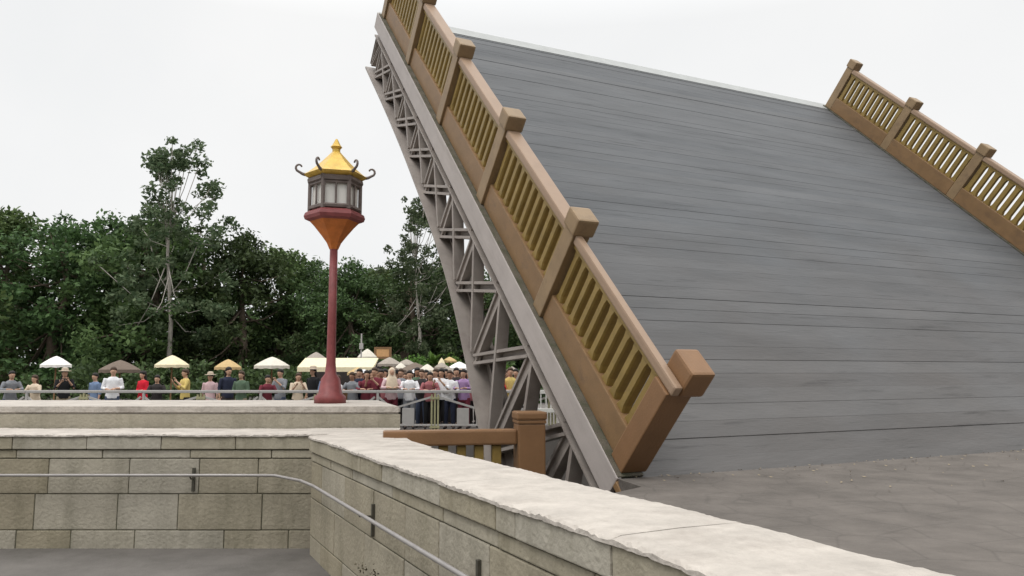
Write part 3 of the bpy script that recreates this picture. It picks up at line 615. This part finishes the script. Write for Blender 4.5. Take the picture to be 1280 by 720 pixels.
def figure(kind, long_hair=False):
    J = pose(kind); f = J['fwd']; b = MB()
    # torso, neck, head
    b.loft([(0,0,.78,.13,.095),(0,0,.88,.165,.11),(0,f*.4,1.02,.135,.095),(0,f*.7,1.18,.15,.105),(0,f,1.31,.165,.10),(0,f,1.375,.12,.075),(0,f,1.41,.055,.055),(0,f-.01,1.47,.05,.052)], 16)
    hy = f-.02
    b.loft([(0,hy-.01,1.445,.035,.045),(0,hy-.012,1.47,.055,.068),(0,hy-.005,1.52,.07,.088),(0,hy,1.57,.076,.096),(0,hy,1.61,.07,.09),(0,hy,1.645,.045,.06),(0,hy,1.66,.012,.015)], 16)
    b.loft([(0,hy-.095,1.535,.012,.014),(0,hy-.1,1.545,.014,.018),(0,hy-.09,1.575,.007,.01)], 8)   # nose
    for s in (-1,1): b.loft([(s*.077,hy+.01,1.53,.008,.014),(s*.08,hy+.01,1.56,.012,.02),(s*.078,hy+.012,1.58,.008,.014)], 8)
    for s in 'LR':
        sg = -1 if s == 'L' else 1
        b.tube([J['sh'+s], Vector(J['sh'+s]).lerp(Vector(J['el'+s]),.5), J['el'+s]], [.052,.045,.038], 10)
        b.tube([J['el'+s], Vector(J['el'+s]).lerp(Vector(J['wr'+s]),.4), J['wr'+s]], [.038,.036,.024], 10)
        b.tube([J['hip'+s], Vector(J['hip'+s]).lerp(Vector(J['knee'+s]),.5), J['knee'+s]], [.09,.075,.055], 10)
        b.tube([J['knee'+s], Vector(J['knee'+s]).lerp(Vector(J['ank'+s]),.35), J['ank'+s]], [.052,.054,.034], 10)
        a = Vector(J['ank'+s]); b.tube([a+Vector((0,.03,-.03)), a+Vector((sg*.01,-.06,-.04)), a+Vector((sg*.02,-.15,-.055))], [.038,.038,.022], 8)
        w = Vector(J['wr'+s]); t = Vector(J['tip'][0 if s == 'L' else 1]); b.tube([w, w+t*.55, w+t], [(.026,.018),(.038,.016),(.034,.014)], 8)
    ex = MB()
    for s in 'LR':
        w = Vector(J['wr'+s]); t = Vector(J['tip'][0 if s == 'L' else 1]); tn = t.normalized(); side = tn.cross(Vector((0,0,1)) if abs(tn.z) < .7 else Vector((0,1,0))).normalized(); dn = tn.cross(side)
        for k, l in enumerate((.055,.07,.075,.068,)):
            o_ = side*(-.028+k*.018); p0 = w+t*.85+o_; ex.tube([p0, p0+tn*l*.5, p0+tn*l+dn*.018], [.009,.008,.006], 6)
        p0 = w+t*.3+side*.03; ex.tube([p0, p0+side*.03+tn*.02, p0+side*.035+tn*.05], [.011,.01,.007], 6)
    ne = len(ex.f); ex.cur = 1
    for s in (-1,1): ex.loft([(s*.028,hy-.088,1.552,.006,.006),(s*.028,hy-.09,1.559,.011,.008),(s*.028,hy-.088,1.566,.006,.006)], 8)
    ex.loft([(0,hy-.093,1.496,.018,.006),(0,hy-.094,1.5,.022,.007),(0,hy-.093,1.504,.014,.005)], 8)
    body = remeshed(b, 'body_'+kind, .016)
    # merge fingers and features, second material on the features
    bm = bmesh.new(); bm.from_mesh(body); nb = len(bm.faces); t = ex.mesh('x'); bm.from_mesh(t); bm.to_mesh(body); bm.free()
    body.polygons.foreach_set('use_smooth', [True]*len(body.polygons))
    # shirt
    s_ = MB(); s_.loft([(0,0,.80,.175,.125),(0,0,.9,.18,.125),(0,f*.4,1.02,.155,.115),(0,f*.7,1.18,.165,.12),(0,f,1.31,.18,.115),(0,f,1.385,.12,.085),(0,f,1.41,.07,.065)], 16)
    for s in 'LR':
        e = Vector(J['el'+s]); w = Vector(J['wr'+s])
        s_.tube([J['sh'+s], Vector(J['sh'+s]).lerp(e,.5), e, e.lerp(w,.45 if kind != 'lean' else .75)], [.068,.06,.052,.044], 10)
    shirt = remeshed(s_, 'shirt_'+kind, .018)
    t_ = MB(); t_.loft([(0,0,.76,.15,.115),(0,0,.84,.178,.122),(0,0,.93,.165,.115)], 16)
    for s in 'LR':
        t_.tube([J['hip'+s], Vector(J['hip'+s]).lerp(Vector(J['knee'+s]),.5), J['knee'+s], Vector(J['ank'+s])+Vector((0,0,.02))], [.10,.088,.07,.06], 10)
    tro = remeshed(t_, 'trousers_'+kind, .02)
    sk = MB(); sk.loft([(0,0,.18,.26,.2),(0,0,.5,.22,.17),(0,0,.84,.18,.13),(0,0,.95,.165,.115)], 18); skirt = remeshed(sk, 'skirt_'+kind, .02)
    h = MB(); h.loft([(0,hy+.035,1.50,.07,.06),(0,hy+.03,1.54,.083,.08),(0,hy+.018,1.585,.089,.092),(0,hy+.002,1.612,.088,.106),(0,hy,1.645,.078,.096),(0,hy,1.677,.05,.068),(0,hy,1.69,.015,.02)], 16); hair = remeshed(h, 'hair_short_'+kind, .014)
    h = MB(); h.loft([(0,f+.07,1.25,.09,.035),(0,f+.06,1.38,.10,.05),(0,hy+.04,1.50,.088,.065),(0,hy+.03,1.54,.086,.08),(0,hy+.018,1.585,.09,.093),(0,hy+.002,1.612,.089,.106),(0,hy,1.645,.08,.097),(0,hy,1.678,.05,.07),(0,hy,1.692,.015,.02)], 16); hl = remeshed(h, 'hair_long_'+kind, .016)
    # headscarf falling over the shoulders, open at the face
    h = MB(); h.loft([(0,f-.01,1.10,.20,.15),(0,f,1.25,.20,.145),(0,f,1.38,.155,.12),(0,hy+.02,1.47,.10,.095),(0,hy+.028,1.55,.098,.098),(0,hy+.022,1.62,.095,.098),(0,hy+.015,1.67,.06,.07),(0,hy+.01,1.695,.02,.02)], 18); sf = remeshed(h, 'scarf_'+kind, .018)
    sh = MB()
    for s in 'LR':
        a = Vector(J['ank'+s]); sg = -1 if s == 'L' else 1; sh.tube([a+Vector((0,.045,-.035)), a+Vector((sg*.01,-.06,-.04)), a+Vector((sg*.02,-.17,-.052))], [(.046,.045),(.046,.04),(.03,.028)], 8)
    shoes = remeshed(sh, 'shoes_'+kind, .018)
    return dict(body=body, shirt=shirt, trousers=tro, skirt=skirt, hair=hair, hair_long=hl, headscarf=sf, shoes=shoes)
FIG = {k: figure(k) for k in ('lean','phone','down','crossed')}
for fg in FIG.values():
    for me in fg.values(): me.materials.append(M['skin'])
HATS = {}
for k in FIG:
    f = pose(k)['fwd']-.02; hb = MB(); hb.loft([(0,f,1.615,.17,.18),(0,f,1.63,.165,.175),(0,f+.005,1.635,.096,.108),(0,f+.005,1.70,.085,.095),(0,f+.005,1.725,.04,.05)], 16); HATS[k] = hb.mesh('hat_'+k); HATS[k].materials.append(M['skin'])
def person(px, Y, kind, top, low, hairk, label, hair_m='hair', skin='skin', scale=1., rz=0., low_kind='trousers', hat=None):
    c = at(px, 500, Y); o = empty('person', (c.x, Y, ZB), rz, label, 'person', 'people behind the quay fence'); o.scale = (scale,)*3
    def part(nm, me, m):
        p = bpy.data.objects.new(nm, me); C.objects.link(p); p.parent = o; p.material_slots[0].link = 'OBJECT'; p.material_slots[0].material = M[m]
    g_ = FIG[kind]
    part('body', g_['body'], skin); part('shirt', g_['shirt'], top); part(low_kind, g_[low_kind], low); part('shoes', g_['shoes'], 'cl_dark')
    part('headscarf' if hairk == 'headscarf' else 'hair', g_[hairk], hair_m)
    if hat: part('hat', HATS[kind], hat)
    return o
PY = 22.35
P = [
 (441,22.4,'lean','cl_grey','cl_navy','hair','person in a grey top leaning on the fence under the cream awning'),
 (449,22.7,'crossed','cl_navy','denim','hair','person in a navy top between the grey and maroon shirts'),
 (458,22.4,'lean','cl_maroon','cl_dark','hair_long','person in a maroon top leaning on the fence beside the lantern side'),
 (468,22.4,'phone','cl_maroon','cl_black','hair','person in a maroon shirt holding both hands up, left of the pale headscarf'),
 (476,23.3,'down','cl_rose','cl_dark','hair','person in a rose top half hidden behind the pale headscarf wearer'),
 (489,22.35,'lean','cl_pink','cl_maroon','headscarf','person in pale pink with a long cream headscarf at the fence'),
 (501,23.2,'down','cl_grey','cl_black','hair','person in a grey top behind the two light figures'),
 (512,22.4,'lean','cl_white','cl_grey','hair','person in a bright white top leaning low on the fence'),
 (521,23.3,'down','cl_green','cl_dark','hair_long','person in a dull green top standing behind the white top'),
 (527,23.0,'crossed','cl_dark','denim','hair','person in dark clothes between the white and the rose tops'),
 (537,22.4,'lean','cl_rose','cl_black','hair_long','person in a dusty rose top leaning on the fence left of the gold post'),
 (552,22.45,'phone','cl_white','cl_black','hair_long','person in a white blouse right above the gold fence post'),
 (562,22.4,'crossed','cl_white','cl_navy','hair','person in a white shirt right of the gold fence post'),
 (570,23.4,'down','cl_dark','cl_dark','hair','person in dark clothes behind the white and purple tops'),
 (580,22.5,'lean','cl_purple','cl_maroon','hair_long','person in a purple top beside the arched chord'),
 (592,23.0,'down','cl_rose','cl_dark','hair','person in a rose top mostly behind the arched chord'),
 (618,22.5,'lean','cl_red','cl_dark','headscarf','person in bright red seen through the truss'),
 (629,23.2,'down','cl_white','cl_grey','hair','person in white seen through the truss right of the red one'),
 (638,22.6,'crossed','cl_yellow','cl_dark','hair','person in dull yellow seen through the truss'),
 (652,22.8,'down','cl_grey','cl_black','hair','person in grey seen through the truss above the brown post'),
]
hm = {5:'cl_cream', 16:'cl_red'}
for i, (px,Y,k,t,l,h,lab) in enumerate(P):
    person(px,Y,k,t,l,h,lab, hair_m=hm.get(i, 'hair' if i % 3 else 'hair_brown'), skin='skin' if i % 4 else 'skin_tan', scale=(.97,1.03,1.0,1.05,1.02)[i%5] if i != 5 else 1.04, rz=(i*37%11-5)*.06)
XP = [(445,24.2,'cl_dark'),(454,24.6,'cl_white'),(463,24.3,'cl_red'),(472,25.2,'cl_black'),(483,24.8,'cl_yellow'),(496,24.5,'cl_black'),(505,25.2,'cl_rose'),(517,24.7,'cl_beige' if 0 else 'beige'),(531,24.4,'cl_maroon'),(543,24.6,'cl_green'),(547,25.4,'cl_cream'),(557,24.3,'cl_black'),(566,25.,'cl_rose'),(576,24.5,'khaki'),(585,24.4,'cl_blue'),(599,24.6,'cl_grey'),(610,24.2,'cl_cream'),(624,24.8,'cl_blue'),(634,24.4,'cl_maroon'),(645,24.9,'cl_black'),(659,24.1,'cl_rose'),(446,23.5,'cl_pink'),(465,23.6,'cl_cream'),(481,23.9,'cl_white'),(507,23.7,'cl_cream'),(518,23.8,'cl_white'),(532,23.6,'cl_pink'),(545,23.7,'cl_white'),(566,23.8,'cl_pink'),(574,23.9,'cl_white')]
for i, (px, Y, c_) in enumerate(XP):
    col = dict(cl_dark='charcoal',cl_white='white',cl_red='red',cl_black='black',cl_yellow='yellow',cl_rose='rose',beige='beige',cl_maroon='maroon',cl_green='dull green',cl_cream='cream',cl_pink='pink',khaki='khaki',cl_blue='blue',cl_grey='grey')[c_]
    where = ('under the cream awning' if px < 473 else 'near the pale headscarf' if px < 500 else 'behind the bright white top' if px < 525 else 'left of the gold post' if px < 546 else 'right of the gold post' if px < 582 else 'seen through the truss')
    person(px, Y, ['down','phone','crossed'][i%3], c_, 'cl_dark', ['hair','hair_long'][i%2], 'person in a %s top in the back row, %s' % (col, where), hair_m='hair' if i%3 else 'hair_brown', scale=.97+.02*(i%4), rz=(i*29%9-4)*.12, hat=['beige','cl_white','cl_black'][i%3] if i%4 == 1 else None)
side_cols = ['cl_white','cl_blue','cl_black','cl_cream','cl_grey','cl_maroon','cl_green','cl_navy','cl_pink','cl_yellow','cl_dark','cl_red']
side_names = ['white','blue','black','cream','grey','maroon','dull green','navy','pink','yellow','charcoal','red']
kinds = ['lean','phone','down','crossed']; kn = ['leaning forward','hands raised','arms at sides','hands joined']
xs = [424,409,391,372,350,333,301,284,262,231,196,178,140,118,79,44,12]
for i, px in enumerate(xs):
    a = i % 12; k = (i*3+i//4) % 4
    person(px, 22.4 if k == 0 else 22.9+.3*(i%3), kinds[k], side_cols[a], ['denim','cl_black','khaki','cl_dark'][i%4], ['hair','hair_long'][(i//2)%2],
      'person in %s, %s, %s' % (side_names[a], kn[k], 'just left of the lantern pole' if i < 6 else ('midway along the left crowd' if i < 12 else 'near the left end of the fence')), hair_m='hair' if i%3 else 'hair_brown', scale=.92+.035*(i*7%5), rz=(i*23%9-4)*.2, hat='beige' if i%6 == 2 else None)

# ================================================================== TREES
def crown_mesh(name, clumps, leaf, per, spread, seed):
    g = np.random.default_rng(seed); pts = []; 
    for (x,y,z,r) in clumps:
        n = int(per*r*r); d = g.normal(size=(n,3)); d /= np.linalg.norm(d,axis=1)[:,None]; rad = r*np.clip(g.random(n)**.45+g.normal(size=n)*.10,0,1.35)
        pts.append(np.array([x,y,z])+d*rad[:,None]*np.array([1,1,.8]))
    p = np.concatenate(pts); n = len(p)
    a = g.normal(size=(n,3)); a /= np.linalg.norm(a,axis=1)[:,None]; b = np.cross(a, g.normal(size=(n,3))); b /= np.linalg.norm(b,axis=1)[:,None]
    s = leaf*(.6+.8*g.random(n))[:,None]
    Vv = np.stack([p-a*s, p-b*s*.5, p+a*s, p+b*s*.5], 1).reshape(-1,3)
    me = bpy.data.meshes.new(name); me.vertices.add(4*n); me.vertices.foreach_set('co', Vv.ravel()); me.loops.add(4*n); me.loops.foreach_set('vertex_index', np.arange(4*n)); me.polygons.add(n)
    me.polygons.foreach_set('loop_start', np.arange(0,4*n,4)); me.polygons.foreach_set('loop_total', np.full(n,4)); me.update(calc_edges=True); return me
def make_tree(name, h, w, seed, leafm, barkm, leaf=.16, per=260, nclump=46, low=.12, airy=False):
    r = random.Random(seed); o = empty(name); cl = []; tr_ = MB()
    top = Vector((r.uniform(-.5,.5), r.uniform(-.5,.5), h*.8))
    tp = [Vector((0,0,-.1)), Vector((r.uniform(-.3,.3),r.uniform(-.3,.3),h*.3)), Vector((r.uniform(-.5,.5),r.uniform(-.5,.5),h*.55)), top]
    tk = .3 if airy else 1.; tr_.tube(tp, [.032*h*tk,.024*h*tk,.016*h*tk,.006*h*tk], 9)
    for i in range(nclump):
        a = r.random()*6.283; q = r.random(); zz = low+(1-low)*q
        env = math.sin(min(1,(zz-low)/(1-low)*.82+.18)*PI)**.55 if not airy else .35+.65*math.sin(zz*PI)
        rr = w/2*env*(r.random()**.45)*r.uniform(.8,1.12); cr = (.085 if not airy else .062)*w*r.uniform(.7,1.5)
        c = Vector((math.cos(a)*rr, math.sin(a)*rr, zz*h*r.uniform(.93,1.03)-cr*.6)); cl.append((c.x,c.y,c.z,cr))
        if i % 3 == 0:
            base = tp[1].lerp(tp[2], r.random()) if c.z < h*.6 else tp[2].lerp(tp[3], r.random()*.8)
            mid = base.lerp(c,.5)+Vector((0,0,-.03*h)); tr_.tube([base, mid, c], [.010*h*tk*.7,.006*h*tk*.7,.0015*h], 5)
    tr_.build('trunk', M[barkm], o, True)
    link('crown', crown_mesh(name+'_crown', cl, leaf, per, 0, seed), M[leafm], o); return o
protos = [make_tree('broadleaf_tree', 12, 10, 11, 'leaf_dark', 'bark', nclump=90, per=150, low=.05), make_tree('broadleaf_tree', 12, 11, 12, 'leaf_mid', 'bark', nclump=90, per=150, low=.05),
          make_tree('broadleaf_tree', 12, 9, 13, 'leaf_dark', 'bark', nclump=80, per=150, low=.05)]
first = [True]*3
def place_tree(px, ytop, Y, k, label, wid=1., rz=0.):
    o = protos[k] if first[k] else copy_tree(protos[k]); first[k] = False
    c = at(px, ytop, Y); s = (c.z-ZB)/12.2; o.location = (c.x, Y, ZB); o.scale = (s*wid, s*wid, s); o.rotation_euler = (0,0,rz); tag(o, label, 'tree', 'trees behind the plaza')
TR = [(440,326,52,0,'dark tree directly behind the cream awning',1.15,.3),(478,330,56,1,'mid green tree between the cream awning and the airy tree',1.1,1.2),(512,318,50,2,'dark tree right behind the bright palm, below the airy tree',1.2,2.),
 (556,322,54,0,'dark tree behind the arched chord',1.2,3.),(600,330,50,2,'dark tree seen through the middle truss panels',1.2,4.),(645,338,54,1,'mid green tree seen through the lower truss panels',1.2,.7),(700,340,52,0,'dark tree behind the lower truss and deck',1.3,1.7),
 (398,322,55,2,'dark tree behind the lantern pole',1.2,5.),(352,306,57,1,'mid green tree just left of the lantern',1.15,2.2),(305,290,52,0,'dark tree second left of the lantern',1.1,.1),(252,276,55,2,'tall dark tree in the left half of the tree line',1.2,3.3),
 (196,262,52,1,'tallest mid green tree in the left tree line',1.1,4.4),(140,270,54,0,'tall dark tree third from the left end',1.15,1.),(82,262,51,2,'tall dark tree second from the left end',1.15,2.6),(22,256,53,1,'mid green tree at the left end of the tree line',1.15,.9),(-50,262,53,0,'dark tree half outside the left end of the tree line',1.2,.5),
 (760,345,60,1,'mid green tree hidden mostly by the deck',1.2,.5),(1235,330,52,2,'dark tree past the far end of the deck',1.3,.5)]
for t in TR: place_tree(*t)
airy = make_tree('airy_tree', 14, 6.5, 21, 'leaf_airy', 'bark_pale', leaf=.12, per=360, nclump=120, low=.25, airy=True)
c = at(520,243,47); s = (c.z-ZB)/14.2; airy.location = (c.x+.3,47,ZB); airy.scale = (s,)*3; tag(airy, 'tall airy pale trunked tree with sparse light foliage against the sky', 'tree')
a2 = copy_tree(airy); c = at(216,165,47); s = (c.z-ZB)/14.2; a2.location = (c.x,48,ZB); a2.scale = (s*1.1,s*1.1,s); a2.rotation_euler = (0,0,2.); tag(a2, 'tallest sparse airy tree rising above the left tree line', 'tree')
# light green shrubs low behind the parasols
for i, (px, yt, Y, lab) in enumerate(((447,444,39,'light green shrub behind the domed parasol'),(497,440,38.5,'light green shrub right of the orange sign board'),(519,438,39,'light green shrub left of the bright palm'),(562,436,38.5,'light green shrub right of the bright palm'),(632,440,39,'light green shrub seen through the truss'))):
    c = at(px, yt, Y); h = c.z-ZB; r = random.Random(i+50); b_ = empty('shrub', (c.x,Y,ZB), 0, lab, 'shrub', 'light green shrubs behind the parasols')
    MB().tube([(0,0,0),(.05,0,h*.6)], [.06,.03], 6).build('stem', M['bark'], b_)
    link('foliage', crown_mesh('shrub_%d' % i, [(r.gauss(0,.35), r.gauss(0,.3), r.uniform(.3,.85)*h, r.uniform(.35,.55)) for k in range(14)], .09, 420, 0, 70+i), M['leaf_bright' if i != 1 else 'leaf_mid'], b_)
# far-off wood closing the gaps
cl = []; r = random.Random(4)
for i in range(260):
    cl.append((r.uniform(-62,75), r.uniform(66,78), ZB+r.uniform(.5,6.2)*1.0, r.uniform(1.4,2.4)))
wd = link('distant_wood', crown_mesh('wood', cl, .42, 34, 0, 5), M['leaf_dark']); tag(wd, 'dark mass of distant woodland closing the gaps between the trees', 'woodland', kind='stuff')
cl = []
for i in range(240):
    a = r.uniform(PI*1.03, PI*1.97); q = r.uniform(19,25); cl.append((math.cos(a)*q, math.sin(a)*q+2, ZP+r.uniform(.3,9.5), r.uniform(1.2,2.2)))
wd = link('light_block_belt', crown_mesh('belt', cl, .40, 30, 0, 15), M['leaf_dark']); tag(wd, 'added unseen belt of dark foliage behind the viewer, blocking low sky light', 'woodland', kind='stuff')  # unseen foliage ring, added to darken faces turned towards the camera
cl = [(r.uniform(-34,26), r.uniform(40,44), ZB+r.uniform(.2,1.8), r.uniform(.6,1.0)) for i in range(170)]
hg = link('hedge_shrubs', crown_mesh('hedge', cl, .16, 170, 0, 6), M['leaf_dark']); tag(hg, 'dark ground planting of shrubs behind the parasols', 'shrubs', kind='stuff')

# ================================================================== LIGHT
w = bpy.data.worlds.new('World'); sc.world = w; w.use_nodes = True; nt = w.node_tree; N = nt.nodes; L = nt.links
bg = N['Background']; sky = N.new('ShaderNodeTexSky'); sky.sky_type = 'NISHITA'; sky.sun_disc = False
EL, AZ = math.radians(58), math.radians(215)
sky.sun_elevation = EL; sky.sun_rotation = AZ; sky.air_density = 1; sky.dust_density = 3
hs = N.new('ShaderNodeHueSaturation'); hs.inputs['Saturation'].default_value = .25; L.new(sky.outputs[0], hs.inputs['Color'])
tc = N.new('ShaderNodeTexCoord'); no = N.new('ShaderNodeTexNoise'); no.inputs['Scale'].default_value = 2.2; no.inputs['Detail'].default_value = 5; L.new(tc.outputs['Generated'], no.inputs['Vector'])
cr = N.new('ShaderNodeValToRGB'); cr.color_ramp.elements[0].color = (9.4,9.5,9.55,1); cr.color_ramp.elements[1].color = (10.2,10.2,10.15,1); cr.color_ramp.elements[0].position = .35; cr.color_ramp.elements[1].position = .65
L.new(no.outputs['Fac'], cr.inputs['Fac'])
sp = N.new('ShaderNodeSeparateXYZ'); L.new(tc.outputs['Generated'], sp.inputs[0])
mr = N.new('ShaderNodeMapRange'); mr.inputs[1].default_value = .42; mr.inputs[2].default_value = 1.; mr.inputs[3].default_value = 1.; mr.inputs[4].default_value = 2.75; L.new(sp.outputs[2], mr.inputs[0])
vm = N.new('ShaderNodeVectorMath'); vm.operation = 'SCALE'; L.new(cr.outputs['Color'], vm.inputs[0]); L.new(mr.outputs[0], vm.inputs['Scale'])
mx = N.new('ShaderNodeMix'); mx.data_type = 'RGBA'; mx.inputs[0].default_value = .88; L.new(hs.outputs[0], mx.inputs[6]); L.new(vm.outputs[0], mx.inputs[7])
L.new(mx.outputs[2], bg.inputs['Color']); bg.inputs['Strength'].default_value = .1
sd = bpy.data.lights.new('sun', 'SUN'); sd.energy = .9; sd.angle = math.radians(20); sd.color = (1,.96,.9); so = bpy.data.objects.new('sun', sd); C.objects.link(so)
dirv = Vector((math.sin(AZ)*math.cos(EL), math.cos(AZ)*math.cos(EL), math.sin(EL))); so.rotation_euler = (-dirv).to_track_quat('-Z','Y').to_euler(); so.location = (0,0,30)
sc.view_settings.view_transform = 'Standard'; sc.view_settings.look = 'None'; sc.view_settings.exposure = 0; sc.view_settings.gamma = 1
